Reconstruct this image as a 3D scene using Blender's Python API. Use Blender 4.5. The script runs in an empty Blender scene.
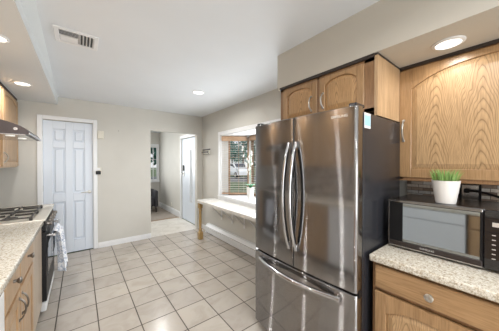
import bpy, bmesh, math, random
from mathutils import Vector, Matrix
R = random.Random(7)
C = bpy.context.scene
col = C.collection

# ------------------------------------------------------------------ camera, world, light, exposure
cam_d = bpy.data.cameras.new('camera'); cam = bpy.data.objects.new('camera', cam_d); col.objects.link(cam)
cam_d.sensor_width = 36; cam_d.lens = 218.0 / 499 * 36; cam_d.clip_start = 0.02; cam_d.clip_end = 300
cam.location = (0, 0, 1.383)
cam.rotation_euler = (math.radians(90 - 0.53), 0, math.radians(-37.95))
C.camera = cam
w = bpy.data.worlds.new('world'); C.world = w; w.use_nodes = True
wn = w.node_tree.nodes; wl = w.node_tree.links
bg = wn['Background']; sky = wn.new('ShaderNodeTexSky')
sky.sky_type = 'HOSEK_WILKIE'; sky.turbidity = 4; sky.ground_albedo = .4; sky.sun_direction = (.35, -.5, .75)
mixs = wn.new('ShaderNodeMixRGB'); mixs.inputs[0].default_value = .72; mixs.inputs[2].default_value = (1.0, 1.02, 1.06, 1)
wl.new(sky.outputs[0], mixs.inputs[1]); wl.new(mixs.outputs[0], bg.inputs[0]); bg.inputs[1].default_value = 1.0
sun_d = bpy.data.lights.new('sun', 'SUN'); sun = bpy.data.objects.new('sun', sun_d); col.objects.link(sun)
sun_d.energy = 1.6; sun_d.angle = math.radians(6); sun.rotation_euler = (math.radians(38), math.radians(-22), 0)


def daylight(name, loc, rot, sx, sy, power, color=(.97, .985, 1)):
    d = bpy.data.lights.new(name, 'AREA'); d.shape = 'RECTANGLE'; d.size = sx; d.size_y = sy
    d.energy = power; d.color = color
    o = bpy.data.objects.new(name, d); col.objects.link(o); o.location = loc; o.rotation_euler = rot
    return o


# daylight at the bay and far windows, plus fill added behind the camera
daylight('added_rear_fill', (.55, -2.56, 1.15), (math.radians(90), 0, 0), 2.3, 2.0, 70)
daylight('daylight_bay_window', (2.42, 2.6, 1.35), (0, math.radians(90), 0), 1.0, 1.1, 24, (.93, .97, 1))
daylight('daylight_room_window', (.5, 7.2, 1.4), (math.radians(-90), 0, 0), 1.6, 1.1, 34, (.95, .98, 1))
C.view_settings.view_transform = 'Standard'; C.view_settings.look = 'None'
C.view_settings.gamma = 1; C.view_settings.use_curve_mapping = False
C.view_settings.exposure = 0.15
LAMP_W = 12.0


# ------------------------------------------------------------------ materials
def nmat(name, color=(.8, .8, .8), rough=.5, metal=0.0, **kw):
    m = bpy.data.materials.new(name); m.use_nodes = True
    b = m.node_tree.nodes['Principled BSDF']
    b.inputs['Base Color'].default_value = (*color, 1); b.inputs['Roughness'].default_value = rough
    b.inputs['Metallic'].default_value = metal
    for k, v in kw.items(): b.inputs[k.replace('_', ' ')].default_value = v
    return m


def N(m, t, **kw):
    n = m.node_tree.nodes.new(t)
    for k, v in kw.items(): setattr(n, k, v)
    return n


def L(m, a, b): m.node_tree.links.new(a, b)


def coords(m, scale=(1, 1, 1), loc=(0, 0, 0), kind='Object'):
    tc = N(m, 'ShaderNodeTexCoord'); mp = N(m, 'ShaderNodeMapping')
    mp.inputs['Scale'].default_value = scale; mp.inputs['Location'].default_value = loc
    L(m, tc.outputs[kind], mp.inputs[0]); return mp.outputs[0]


def ramp(m, src, stops):
    r = N(m, 'ShaderNodeValToRGB'); e = r.color_ramp.elements
    while len(e) < len(stops): e.new(.5)
    for i, (p, c) in enumerate(stops): e[i].position = p; e[i].color = (*c, 1)
    L(m, src, r.inputs[0]); return r.outputs[0]


def noise(m, vec, scale, detail=4, rough=.5, dist=0):
    n = N(m, 'ShaderNodeTexNoise'); n.inputs['Scale'].default_value = scale; n.inputs['Detail'].default_value = detail
    n.inputs['Roughness'].default_value = rough; n.inputs['Distortion'].default_value = dist
    L(m, vec, n.inputs['Vector']); return n.outputs['Fac']


def bsdf(m): return m.node_tree.nodes['Principled BSDF']


def bump(m, src, strength=.1, dist=.002):
    b = N(m, 'ShaderNodeBump'); b.inputs['Strength'].default_value = strength; b.inputs['Distance'].default_value = dist
    L(m, src, b.inputs['Height']); L(m, b.outputs[0], bsdf(m).inputs['Normal'])


def paint(name, c, rough=.6, var=.03):
    m = nmat(name, c, rough); v = coords(m)
    f = noise(m, v, 2.5, 3)
    L(m, ramp(m, f, [(.3, tuple(x * (1 - var) for x in c)), (.7, tuple(min(1, x * (1 + var)) for x in c))]), bsdf(m).inputs['Base Color'])
    bump(m, noise(m, v, 160, 2), .06, .001); return m


def oak(name, base, axis='z', dark=.62, cathedral=False, off=(0, 0, 0)):
    """oak with the grain along an axis"""
    m = nmat(name, base, .36); bsdf(m).inputs['Coat Weight'].default_value = .25; bsdf(m).inputs['Coat Roughness'].default_value = .22
    k = {'z': (1, 1, .06), 'y': (1, .06, 1), 'x': (.06, 1, 1)}[axis]
    v = coords(m, k, off)
    fine = noise(m, v, 150, 4, .6)
    broad = noise(m, v, 18, 5, .55, .6)
    if cathedral:
        # nested pointed arches: contour lines of height minus a parabola across each glued board
        tc = N(m, 'ShaderNodeTexCoord'); sp = N(m, 'ShaderNodeSeparateXYZ'); L(m, tc.outputs['Object'], sp.inputs[0])
        def mth(op, p, q=None):
            n_ = N(m, 'ShaderNodeMath', operation=op)
            for i_, v_ in enumerate((p, q)):
                if v_ is None: continue
                if isinstance(v_, (int, float)): n_.inputs[i_].default_value = v_
                else: L(m, v_, n_.inputs[i_])
            return n_.outputs[0]
        wob = mth('SUBTRACT', noise(m, coords(m, (1, 1, .35), off), 9, 3, .5), .5)
        yy = mth('ADD', mth('ADD', sp.outputs['Y'], off[1]), mth('MULTIPLY', wob, .07))
        bd = mth('SUBTRACT', mth('FRACT', mth('MULTIPLY', yy, 1 / off[2])), .5)
        brd = mth('FLOOR', mth('MULTIPLY', yy, 1 / off[2]))
        par = mth('MULTIPLY', mth('POWER', mth('ABSOLUTE', bd), 1.7), 2.0)
        zz = mth('ADD', mth('ADD', sp.outputs['Z'], par), mth('ADD', mth('MULTIPLY', wob, .10), mth('MULTIPLY', brd, .37)))
        g = mth('FRACT', mth('MULTIPLY', zz, 16.0))
    else: g = broad
    d = tuple(x * dark * f for x, f in zip(base, (1, .94, .86)))
    md = tuple(x * .86 * f for x, f in zip(base, (1, .98, .95)))
    hi = tuple(min(1, x * 1.12) for x in base)
    c1 = ramp(m, g, [(.22, d if not cathedral else hi), (.42, md if not cathedral else base), (.62, base), (.85, hi if not cathedral else md)] if not cathedral
              else [(.0, md), (.12, base), (.55, hi), (.78, base), (.92, d), (1.0, md)])
    c2 = ramp(m, fine, [(.35, (.62, .58, .52)), (.55, (1, 1, 1))])
    mx = N(m, 'ShaderNodeMixRGB', blend_type='MULTIPLY'); mx.inputs[0].default_value = .6
    L(m, c1, mx.inputs[1]); L(m, c2, mx.inputs[2]); L(m, mx.outputs[0], bsdf(m).inputs['Base Color'])
    bump(m, fine, .12, .001); return m


def granite(name):
    m = nmat(name, (.7, .66, .56), .16); v = coords(m)
    a = noise(m, v, 75, 5, .7); b_ = noise(m, v, 210, 3, .8)
    vo = N(m, 'ShaderNodeTexVoronoi'); vo.inputs['Scale'].default_value = 120; L(m, v, vo.inputs['Vector'])
    c = ramp(m, a, [(.30, (.30, .23, .16)), (.42, (.60, .53, .42)), (.52, (.80, .77, .69)), (.70, (.92, .91, .87))])
    s = ramp(m, b_, [(.32, (.16, .13, .11)), (.43, (.85, .82, .77)), (.6, (1, 1, 1))])
    t = ramp(m, vo.outputs['Color'], [(.08, (.55, .47, .40)), (.25, (1, 1, 1))])
    m1 = N(m, 'ShaderNodeMixRGB', blend_type='MULTIPLY'); m1.inputs[0].default_value = .8
    L(m, c, m1.inputs[1]); L(m, s, m1.inputs[2])
    m2 = N(m, 'ShaderNodeMixRGB', blend_type='MULTIPLY'); m2.inputs[0].default_value = .8
    L(m, m1.outputs[0], m2.inputs[1]); L(m, t, m2.inputs[2]); L(m, m2.outputs[0], bsdf(m).inputs['Base Color']); return m


def tiles(name, size, x0, y0, c1, c2, grout, rough=.25, mortar=.0042, bias=0):
    m = nmat(name, c1, rough); v = coords(m, (1, 1, 1), (-x0, -y0, 0))
    br = N(m, 'ShaderNodeTexBrick', offset=0, squash=1)
    br.inputs['Scale'].default_value = 1; br.inputs['Brick Width'].default_value = size; br.inputs['Row Height'].default_value = size
    br.inputs['Mortar Size'].default_value = mortar; br.inputs['Mortar Smooth'].default_value = .15; br.inputs['Bias'].default_value = bias
    br.inputs['Color1'].default_value = (*c1, 1); br.inputs['Color2'].default_value = (*c2, 1); br.inputs['Mortar'].default_value = (*grout, 1)
    L(m, v, br.inputs['Vector'])
    cl = ramp(m, noise(m, v, 5, 6, .62, .8), [(.3, (.84, .82, .79)), (.55, (1, 1, 1)), (.75, (1.0, .97, .92))])
    mx = N(m, 'ShaderNodeMixRGB', blend_type='MULTIPLY'); mx.inputs[0].default_value = .9
    L(m, br.outputs['Color'], mx.inputs[1]); L(m, cl, mx.inputs[2]); L(m, mx.outputs[0], bsdf(m).inputs['Base Color'])
    rr = N(m, 'ShaderNodeMapRange'); rr.inputs['To Min'].default_value = rough; rr.inputs['To Max'].default_value = .8
    L(m, br.outputs['Fac'], rr.inputs[0]); L(m, rr.outputs[0], bsdf(m).inputs['Roughness'])
    inv = N(m, 'ShaderNodeMath', operation='SUBTRACT'); inv.inputs[0].default_value = 1; L(m, br.outputs['Fac'], inv.inputs[1])
    bump(m, inv.outputs[0], .5, .002); return m


M = {}
M['wall'] = paint('beige_wall_paint', (.59, .575, .53))
M['hallwall'] = paint('hall_wall_paint', (.62, .60, .55))
M['ceil'] = paint('ceiling_paint', (.77, .80, .835), .7, .015)
M['soffit'] = paint('soffit_paint', (.69, .72, .735), .6, .02)
M['soffit_tan'] = paint('soffit_tan_paint', (.55, .52, .46), .6, .02)
M['white'] = paint('white_gloss_paint', (.80, .81, .82), .32, .01)
M['doorpaint'] = paint('door_white_paint', (.70, .76, .84), .35, .01)
M['tile'] = tiles('beige_floor_tile', .2915, .1225, 2.0305, (.43, .39, .345), (.50, .455, .40), (.09, .075, .06), .2, .0048)
M['halltile'] = tiles('pale_hall_tile', .30, 1.05, 4.36, (.70, .66, .60), (.76, .73, .67), (.50, .47, .42), .25, .003)
M['carpet'] = paint('grey_brown_carpet', (.30, .26, .22), .95, .15)
M['oak'] = oak('honey_oak_upright', (.45, .275, .135))
M['oakh'] = oak('honey_oak_lying', (.45, .275, .135), 'y')
M['oakpanel'] = oak('honey_oak_cathedral', (.50, .325, .17), 'z', .52, True, (0, .035, .21))
M['oakpanel2'] = oak('honey_oak_cathedral_second', (.50, .30, .14), 'z', .52, True, (0, .06, .16))
M['oakdark'] = oak('oak_frame_brown', (.30, .165, .078))
M['oaklight'] = oak('oak_end_panel', (.56, .38, .22), 'z', .8)
M['lightoak'] = oak('pale_oak_upright', (.52, .34, .19), 'z', .70)
M['filler'] = oak('pale_filler_wood', (.56, .46, .36), 'z', .85)
M['pine'] = oak('turned_leg_wood', (.50, .33, .13), 'z', .7)
M['blindwood'] = oak('tan_blind_wood', (.46, .30, .19), 'y', .7)
M['trimdark'] = nmat('dark_brown_trim', (.035, .025, .02), .5)
M['granite'] = granite('speckled_granite')
M['marble'] = tiles('white_shelf_tile', .15, 0, 0, (.80, .78, .74), (.83, .82, .79), (.66, .63, .58), .08, .002)
M['black'] = nmat('black_plastic', (.008, .008, .009), .42, 0, Specular_IOR_Level=.3)
M['mirrorglass'] = nmat('reflective_dark_glass', (.38, .41, .43), .05, 1)
M['blackglass'] = nmat('black_glass', (.012, .012, .014), .04, 0, Specular_IOR_Level=.7)
M['iron'] = nmat('cast_iron', (.05, .045, .04), .45, .3)
M['chrome'] = nmat('chrome', (.55, .55, .56), .16, 1)
M['nickel'] = nmat('brushed_nickel', (.60, .59, .56), .28, 1)
M['pewter'] = nmat('pewter', (.22, .20, .18), .35, 1)
M['charcoal'] = nmat('charcoal_enamel', (.022, .023, .028), .25)


def steel(name, c, rough, an=.0):
    m = nmat(name, c, rough, 1.0)
    v = coords(m, (3, 3, 400)); f = noise(m, v, 2, 3)
    r = N(m, 'ShaderNodeMapRange'); r.inputs['To Min'].default_value = rough * .85; r.inputs['To Max'].default_value = rough * 1.2
    L(m, f, r.inputs[0]); L(m, r.outputs[0], bsdf(m).inputs['Roughness'])
    if an:
        bsdf(m).inputs['Anisotropic'].default_value = an; bsdf(m).inputs['Anisotropic Rotation'].default_value = .25
        t = N(m, 'ShaderNodeTangent', direction_type='RADIAL', axis='Z'); L(m, t.outputs[0], bsdf(m).inputs['Tangent'])
    return m


M['steel'] = m = nmat('dark_stainless_steel', (.37, .362, .362), .10, 1.0)
gl_ = N(m, 'ShaderNodeBsdfAnisotropic', distribution='GGX'); gl_.inputs['Color'].default_value = (.42, .412, .415, 1)
gl_.inputs['Roughness'].default_value = .30; gl_.inputs['Anisotropy'].default_value = .98; gl_.inputs['Rotation'].default_value = 0
tg_ = N(m, 'ShaderNodeTangent', direction_type='RADIAL', axis='Z'); L(m, tg_.outputs[0], gl_.inputs['Tangent'])
mxs = N(m, 'ShaderNodeMixShader'); mxs.inputs[0].default_value = .42
L(m, bsdf(m).outputs[0], mxs.inputs[1]); L(m, gl_.outputs[0], mxs.inputs[2]); L(m, mxs.outputs[0], m.node_tree.nodes['Material Output'].inputs[0])
M['hoodsteel'] = steel('hood_steel', (.09, .078, .078), .34)
M['steellight'] = steel('light_stainless_steel', (.62, .62, .62), .22)
M['cooktop'] = nmat('satin_cooktop_steel', (.72, .68, .60), .42, .35)
M['darksteel'] = nmat('dark_brushed_housing', (.20, .20, .22), .22, 1)
M['ceramic'] = nmat('white_ceramic', (.80, .78, .75), .35)
M['grass'] = nmat('green_blade', (.22, .37, .10), .5)
M['soil'] = nmat('dark_soil', (.04, .03, .02), .9)
M['leaf'] = nmat('orchid_leaf', (.06, .20, .09), .4)
M['petal'] = nmat('white_petal', (.85, .85, .83), .5)
M['blue'] = nmat('pale_blue_print', (.35, .62, .78), .5)
M['offwhite'] = nmat('ivory_plastic', (.72, .69, .60), .4)
M['slat'] = nmat('white_slat', (.66, .62, .56), .45)
M['glass'] = nmat('window_glass', (1, 1, 1), 0, 0, Transmission_Weight=1.0, IOR=1.02)
M['frost'] = nmat('frosted_glass', (.95, .97, 1), .35, 0, Transmission_Weight=1.0, IOR=1.1)
m = bpy.data.materials.new('frosted_strip_glass'); m.use_nodes = True; nt = m.node_tree; tr_ = nt.nodes.new('ShaderNodeBsdfTranslucent'); tr_.inputs[0].default_value = (.97, .98, 1, 1)
mxs = nt.nodes.new('ShaderNodeMixShader'); mxs.inputs[0].default_value = .82; nt.links.new(nt.nodes['Principled BSDF'].outputs[0], mxs.inputs[1]); nt.links.new(tr_.outputs[0], mxs.inputs[2]); nt.links.new(mxs.outputs[0], nt.nodes['Material Output'].inputs[0]); M['frost'] = m
M['letter'] = nmat('silver_lettering', (.75, .75, .75), .3, .6)
M['lens'] = nmat('lit_lamp_lens', (1, 1, 1), .4)
M['hoodlens'] = nmat('hood_lamp_lens', (.9, .9, .9), .4)
bsdf(M['hoodlens']).inputs['Emission Color'].default_value = (1, .93, .82, 1); bsdf(M['hoodlens']).inputs['Emission Strength'].default_value = .55
bsdf(M['lens']).inputs['Emission Color'].default_value = (1, .97, .92, 1); bsdf(M['lens']).inputs['Emission Strength'].default_value = 2.2
M['ventgrey'] = nmat('dark_vent_void', (.10, .10, .10), .8)
M['seat'] = nmat('dark_upholstery', (.035, .035, .04), .8)
# towel: white cloth with blue printed motif
m = nmat('printed_towel', (.75, .76, .78), .9); v = coords(m)
L(m, ramp(m, noise(m, v, 22, 3, .6, 1.2), [(.50, (.78, .79, .82)), (.57, (.20, .28, .42)), (.62, (.70, .74, .80)), (.8, (.80, .81, .82))]), bsdf(m).inputs['Base Color'])
bump(m, noise(m, v, 240, 2), .3, .001); M['towel'] = m
# stacked stone mosaic
m = nmat('stone_mosaic', (.3, .25, .2), .3)
tc = N(m, 'ShaderNodeTexCoord'); sp = N(m, 'ShaderNodeSeparateXYZ'); cb = N(m, 'ShaderNodeCombineXYZ')
L(m, tc.outputs['Object'], sp.inputs[0]); L(m, sp.outputs['Y'], cb.inputs['X']); L(m, sp.outputs['Z'], cb.inputs['Y'])
br = N(m, 'ShaderNodeTexBrick', offset=.37, squash=1.0); br.inputs['Scale'].default_value = 1
br.inputs['Brick Width'].default_value = .075; br.inputs['Row Height'].default_value = .0235; br.inputs['Mortar Size'].default_value = .0016
br.inputs['Color1'].default_value = (0, 0, 0, 1); br.inputs['Color2'].default_value = (1, 1, 1, 1); br.inputs['Mortar'].default_value = (.02, .02, .02, 1)
L(m, cb.outputs[0], br.inputs['Vector'])
cc = ramp(m, br.outputs['Color'], [(.0, (.09, .07, .06)), (.22, (.28, .20, .15)), (.45, (.55, .46, .38)), (.72, (.78, .71, .62)), (.95, (.50, .49, .47))])
mx = N(m, 'ShaderNodeMixRGB', blend_type='MULTIPLY'); mx.inputs[0].default_value = .5
L(m, cc, mx.inputs[1]); L(m, ramp(m, noise(m, cb.outputs[0], 60, 4), [(.3, (.5, .48, .46)), (.6, (1, 1, 1))]), mx.inputs[2])
L(m, mx.outputs[0], bsdf(m).inputs['Base Color']); M['mosaic'] = m
# outdoors
M['lawn'] = paint('lawn_green', (.10, .14, .07), .95, .35)
M['road'] = paint('asphalt_grey', (.15, .155, .165), .9, .12)
M['foliage'] = paint('tree_foliage', (.06, .15, .12), .7, .5)
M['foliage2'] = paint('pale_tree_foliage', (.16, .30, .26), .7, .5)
M['bark'] = paint('tree_bark', (.12, .09, .07), .9, .3)
M['carwhite'] = nmat('white_car_paint', (.82, .84, .86), .15, 0, Coat_Weight=.6)
M['cardark'] = nmat('dark_car_glass', (.03, .04, .06), .06)
M['tyre'] = nmat('black_rubber', (.02, .02, .02), .8)
M['siding'] = paint('pale_house_siding', (.62, .64, .66), .7, .05)
M['roofing'] = paint('grey_house_roof', (.20, .19, .19), .9, .15)
M['panelrow'] = nmat('control_marks', (.55, .50, .45), .5)


# ------------------------------------------------------------------ mesh helpers
class MB:
    def __init__(self): self.bm = bmesh.new()

    def box(self, x0, x1, y0, y1, z0, z1, bev=0, seg=1, rot=None):
        r = bmesh.ops.create_cube(self.bm, size=1)
        c = Vector(((x0 + x1) / 2, (y0 + y1) / 2, (z0 + z1) / 2))
        for q in r['verts']:
            q.co = Vector((q.co.x * (x1 - x0), q.co.y * (y1 - y0), q.co.z * (z1 - z0)))
            if rot is not None: q.co = rot @ q.co
            q.co += c
        if bev:
            es = list({e for q in r['verts'] for e in q.link_edges})
            bmesh.ops.bevel(self.bm, geom=es, offset=bev, segments=seg, affect='EDGES', profile=.5)
        return self

    def cyl(self, p0, p1, r0, r1=None, seg=20):
        p0 = Vector(p0); p1 = Vector(p1); r1 = r0 if r1 is None else r1
        d = p1 - p0; q = d.to_track_quat('Z', 'Y')
        mt = Matrix.Translation((p0 + p1) / 2) @ q.to_matrix().to_4x4()
        bmesh.ops.create_cone(self.bm, cap_ends=True, segments=seg, radius1=r0, radius2=r1, depth=d.length, matrix=mt)
        return self

    def tube(self, pts, r, seg=10, flat=1.0, flat_axis=None):
        pts = [Vector(p) for p in pts]; rings = []
        for i, p in enumerate(pts):
            t = (pts[min(i + 1, len(pts) - 1)] - pts[max(i - 1, 0)]).normalized()
            ref = Vector(flat_axis) if flat_axis else (Vector((0, 0, 1)) if abs(t.z) < .9 else Vector((1, 0, 0)))
            a = t.cross(ref).normalized(); b = a.cross(t).normalized()
            rr = r[i] if isinstance(r, (list, tuple)) else r
            rings.append([self.bm.verts.new(p + a * math.cos(2 * math.pi * k / seg) * rr * flat + b * math.sin(2 * math.pi * k / seg) * rr) for k in range(seg)])
        for A, B in zip(rings, rings[1:]):
            for k in range(seg): self.bm.faces.new((A[k], A[(k + 1) % seg], B[(k + 1) % seg], B[k]))
        self.bm.faces.new(rings[0][::-1]); self.bm.faces.new(rings[-1]); return self

    def lathe(self, prof, c, seg=24, axis='z'):
        rings = []
        for r, h in prof:
            ring = []
            for k in range(seg):
                a = 2 * math.pi * k / seg
                p = Vector((r * math.cos(a), r * math.sin(a), h))
                if axis == 'x': p = Vector((h, r * math.cos(a), r * math.sin(a)))
                if axis == 'y': p = Vector((r * math.cos(a), h, r * math.sin(a)))
                ring.append(self.bm.verts.new(p + Vector(c)))
            rings.append(ring)
        for A, B in zip(rings, rings[1:]):
            for k in range(seg): self.bm.faces.new((A[k], A[(k + 1) % seg], B[(k + 1) % seg], B[k]))
        self.bm.faces.new(rings[0][::-1]); self.bm.faces.new(rings[-1]); return self

    def prism(self, pts, vec):
        vec = Vector(vec); a = [self.bm.verts.new(Vector(p)) for p in pts]; b = [self.bm.verts.new(Vector(p) + vec) for p in pts]
        self.bm.faces.new(a[::-1]); self.bm.faces.new(b); n = len(a)
        for k in range(n): self.bm.faces.new((a[k], a[(k + 1) % n], b[(k + 1) % n], b[k]))
        return self

    def grid(self, fn, nu, nv):
        g = [[self.bm.verts.new(Vector(fn(i / nu, j / nv))) for j in range(nv + 1)] for i in range(nu + 1)]
        for i in range(nu):
            for j in range(nv): self.bm.faces.new((g[i][j], g[i + 1][j], g[i + 1][j + 1], g[i][j + 1]))
        return self

    def ball(self, c, r, sub=2, sc=(1, 1, 1)):
        q = bmesh.ops.create_icosphere(self.bm, subdivisions=sub, radius=r)
        for v_ in q['verts']: v_.co = Vector((v_.co.x * sc[0], v_.co.y * sc[1], v_.co.z * sc[2])) + Vector(c)
        return self

    def quad(self, a, b, c, d):
        self.bm.faces.new([self.bm.verts.new(Vector(p)) for p in (a, b, c, d)]); return self

    def build(self, name, mat, parent=None, origin=None, smooth=False, recalc=True):
        if parent is not None: org = ORG[parent.name]
        else: org = Vector(origin) if origin is not None else Vector((0, 0, 0))
        for q in self.bm.verts: q.co -= org
        if recalc: bmesh.ops.recalc_face_normals(self.bm, faces=self.bm.faces[:])
        me = bpy.data.meshes.new(name); self.bm.to_mesh(me); self.bm.free()
        me.materials.append(mat)
        if smooth:
            for p in me.polygons: p.use_smooth = True
            try: me.set_sharp_from_angle(angle=math.radians(38))
            except Exception: pass
        o = bpy.data.objects.new(name, me); col.objects.link(o)
        if parent is not None: o.parent = parent
        else: o.location = org
        ORG[o.name] = org; return o


ORG = {}


def tag(o, label, cat, group=None):
    o['label'] = label; o['category'] = cat
    if group: o['group'] = group
    return o


def thing(name, label, cat, loc, group=None):
    o = bpy.data.objects.new(name, None); col.objects.link(o); o.location = loc; o.empty_display_size = .1
    ORG[o.name] = Vector(loc); return tag(o, label, cat, group)


def struct(name, mb, mat, smooth=False, origin=None):
    o = mb.build(name, mat, None, origin, smooth); o['kind'] = 'structure'; return o


def sroot(name, loc):
    o = bpy.data.objects.new(name, None); col.objects.link(o); o.location = loc; o['kind'] = 'structure'
    ORG[o.name] = Vector(loc); return o


def dup(root, loc, label, name=None):
    r = root.copy(); col.objects.link(r); r.location = loc; r['label'] = label
    ORG[r.name] = Vector(loc)
    def rec(a, b):
        for ch in list(a.children):
            c = ch.copy(); col.objects.link(c); c.parent = b; c.matrix_parent_inverse = ch.matrix_parent_inverse.copy(); rec(ch, c)
    rec(root, r); return r


def lettering(name, text, size, mat, parent, origin, xa, ya, depth=.0008):
    """raised lettering whose reading direction is xa and whose up is ya"""
    cu = bpy.data.curves.new(name, 'FONT'); cu.body = text; cu.size = size; cu.extrude = depth; cu.align_x = 'CENTER'; cu.align_y = 'CENTER'
    t = bpy.data.objects.new(name + '_curve', cu); col.objects.link(t)
    dg = bpy.context.evaluated_depsgraph_get(); me = bpy.data.meshes.new_from_object(t.evaluated_get(dg))
    bpy.data.objects.remove(t); xa = Vector(xa); ya = Vector(ya); za = xa.cross(ya)
    mt = Matrix((xa, ya, za)).transposed().to_4x4(); mt.translation = Vector(origin) - ORG[parent.name]
    me.transform(mt); me.materials.clear(); me.materials.append(mat)
    o = bpy.data.objects.new(name, me); col.objects.link(o); o.parent = parent; ORG[o.name] = ORG[parent.name]; return o


# ------------------------------------------------------------------ room shell
ZC = 2.38; YB = 4.33; XL = -1.02; XR = 2.08; YF = -2.7; ZSR = 2.075; ZSL = 2.262
struct('floor', MB().box(XL, XR, YF, YB, -.05, 0), M['tile'])
struct('ceiling', MB().box(XL, XR + .1, YF, YB + .1, ZC, ZC + .05), M['ceil'])
b = MB()
b.box(XL - .1, -.42, YB, YB + .1, 0, ZC).box(-.42, .172, YB, YB + .1, 2.025, ZC).box(.172, 1.045, YB, YB + .1, 0, ZC)
b.box(1.045, 1.965, YB, YB + .1, 2.0, ZC).box(1.965, XR, YB, YB + .1, 0, ZC)
struct('wall_back', b, M['wall'])
struct('wall_left', MB().box(XL - .1, XL, YF, YB, 0, ZC), M['wall'])
b = MB()                                    # window wall: opening for the bay from y 1.7 to 3.55
b.box(XR, XR + .1, YF, 1.7, 0, ZC).box(XR, XR + .1, 3.55, YB + .1, 0, ZC).box(XR, XR + .1, 1.7, 3.55, 0, .765).box(XR, XR + .1, 1.7, 3.55, 1.905, ZC)
struct('wall_right', b, M['wall'])
b = MB()                                    # unseen wall behind the camera, its wide glazed opening put in for daylight
b.box(XL - .1, -.65, YF - .1, YF, 0, ZC).box(1.75, XR + .1, YF - .1, YF, 0, ZC).box(-.65, 1.75, YF - .1, YF, 2.15, ZC)
struct('wall_front', b, M['wall'])
d3 = sroot('door_3', (.55, YF, 0))
b = MB()
for x in (-.65, .53, 1.70): b.box(x, x + .05, YF - .07, YF - .03, 0, 2.15)
b.box(-.60, 1.70, YF - .07, YF - .03, 0, .08).box(-.60, 1.70, YF - .07, YF - .03, 2.07, 2.15)
b.build('door_frame', M['white'], d3)
MB().box(-.60, 1.70, YF - .055, YF - .05, .08, 2.07).build('pane', M['glass'], d3)
# soffits
b = MB(); rr_ = []
for y in (YF, YB):
    rr_.append([b.bm.verts.new(q) for q in ((XL, y, ZSL), (-.252 - (YB - y) * .0076, y, ZSL), (-.25 + (YB - y) * .0173, y, ZC), (XL, y, ZC))])
for k in range(4): b.bm.faces.new((rr_[0][k], rr_[0][(k + 1) % 4], rr_[1][(k + 1) % 4], rr_[1][k]))
b.bm.faces.new(rr_[0]); b.bm.faces.new(rr_[1])
struct('trim_1', b, M['soffit'])
b = MB().box(1.455, XR, YF, 1.443, ZSR, ZC)
struct('trim_2', b, M['soffit_tan'])
# hall and room beyond the opening
HX = 2.03; HY = 7.33
struct('floor_hall', MB().box(.9, HX, YB, 5.55, -.05, -.0005), M['halltile'])
struct('floor_room', MB().box(-1.0, HX, 5.55, HY, -.05, 0), M['carpet'])
struct('trim_3', MB().box(.9, HX, 5.53, 5.57, 0, .008), M['oakdark'])
struct('ceiling_hall', MB().box(-1.1, HX + .1, YB + .1, HY + .1, 2.365, 2.42), M['ceil'])
b = MB()
b.box(HX, HX + .1, YB + .1, 4.47, 0, 2.365).box(HX, HX + .1, 5.40, HY, 0, 2.365).box(HX, HX + .1, 4.47, 5.40, 2.0, 2.365)
struct('wall_hall_right', b, M['hallwall'])
b = MB()
b.box(-1.1, 1.0, HY, HY + .1, 0, 2.365).box(1.0, 1.975, HY, HY + .1, 0, .84).box(1.0, 1.975, HY, HY + .1, 1.93, 2.365).box(1.975, HX + .1, HY, HY + .1, 0, 2.365)
struct('wall_hall_back', b, M['hallwall'])
struct('wall_hall_left', MB().box(.8, .9, YB + .1, 5.55, 0, 2.365), M['hallwall'])
struct('wall_room_left', MB().box(-1.1, -1.0, 5.45, HY, 0, 2.365).box(-1.0, .8, 5.45, 5.55, 0, 2.365), M['hallwall'])
# baseboards
def skirting(mb, x0, x1, y0, y1, h=.085):
    mb.box(x0, x1, y0, y1, 0, h - .02)
    cx0, cx1, cy0, cy1 = x0, x1, y0, y1
    if x1 - x0 > y1 - y0: cy0 = y0 + .006
    else: cx0 = x0 + .006
    mb.box(cx0, cx1, cy0, cy1, h - .02, h); return mb
struct('baseboard_back', skirting(MB(), .235, 1.045, YB - .016, YB), M['white'])
b = MB()
for z0, z1, dx in ((0, .13, .018), (.13, .15, .012)): b.box(HX - dx, HX, 5.49, HY, z0, z1)
struct('baseboard_hall', b, M['white'])

# ---- six-panel door in the back wall
d1 = sroot('door_1', (-.12, YB, 0))
yd = YB + .02
X0, X1, ZT = -.418, .170, 2.022
b = MB().box(X0, X1, yd + .020, yd + .045, .008, ZT)          # backing slab
xs = [X0, X0 + .105, -.17, -.078, X1 - .105, X1]             # stiles
zs = [.008, .20, .80, .93, 1.62, 1.71, 1.90, ZT]
for a_, c_ in ((0, 1), (2, 3), (4, 5)): b.box(xs[a_], xs[c_], yd, yd + .022, .008, ZT, .004)
for a_, c_ in ((0, 1), (2, 3), (4, 5), (6, 7)):
    b.box(xs[1], xs[2], yd, yd + .022, zs[a_], zs[c_], .004); b.box(xs[3], xs[4], yd, yd + .022, zs[a_], zs[c_], .004)
leaf = b.build('door_leaf', M['doorpaint'], d1)
for xa, xb in ((xs[1], xs[2]), (xs[3], xs[4])):
    for za, zb in ((zs[1], zs[2]), (zs[3], zs[4]), (zs[5], zs[6])):
        MB().box(xa + .022, xb - .022, yd + .004, yd + .021, za + .022, zb - .022, .010).build('raised_panel', M['doorpaint'], leaf)
h_ = MB().lathe([(.026, 0), (.026, -.008), (.012, -.012), (.011, -.045), (.0, -.046)], (.125, yd, .93), 20, 'y')
h_.tube([(.128, yd - .045, .93), (.09, yd - .048, .932), (.05, yd - .046, .93), (.02, yd - .04, .924)], [.010, .009, .008, .006], 10)
h_.build('door_handle', M['nickel'], d1, smooth=True)
for z in (.25, 1.02, 1.82):
    MB().cyl((X0 - .004, yd - .004, z - .04), (X0 - .004, yd - .004, z + .04), .006, seg=10).build('hinge', M['nickel'], d1)
b = MB()
for x0, x1 in ((-.478, -.424), (.176, .230)):
    b.box(x0, x1, YB - .016, YB, 0, 2.086, .004)
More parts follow.
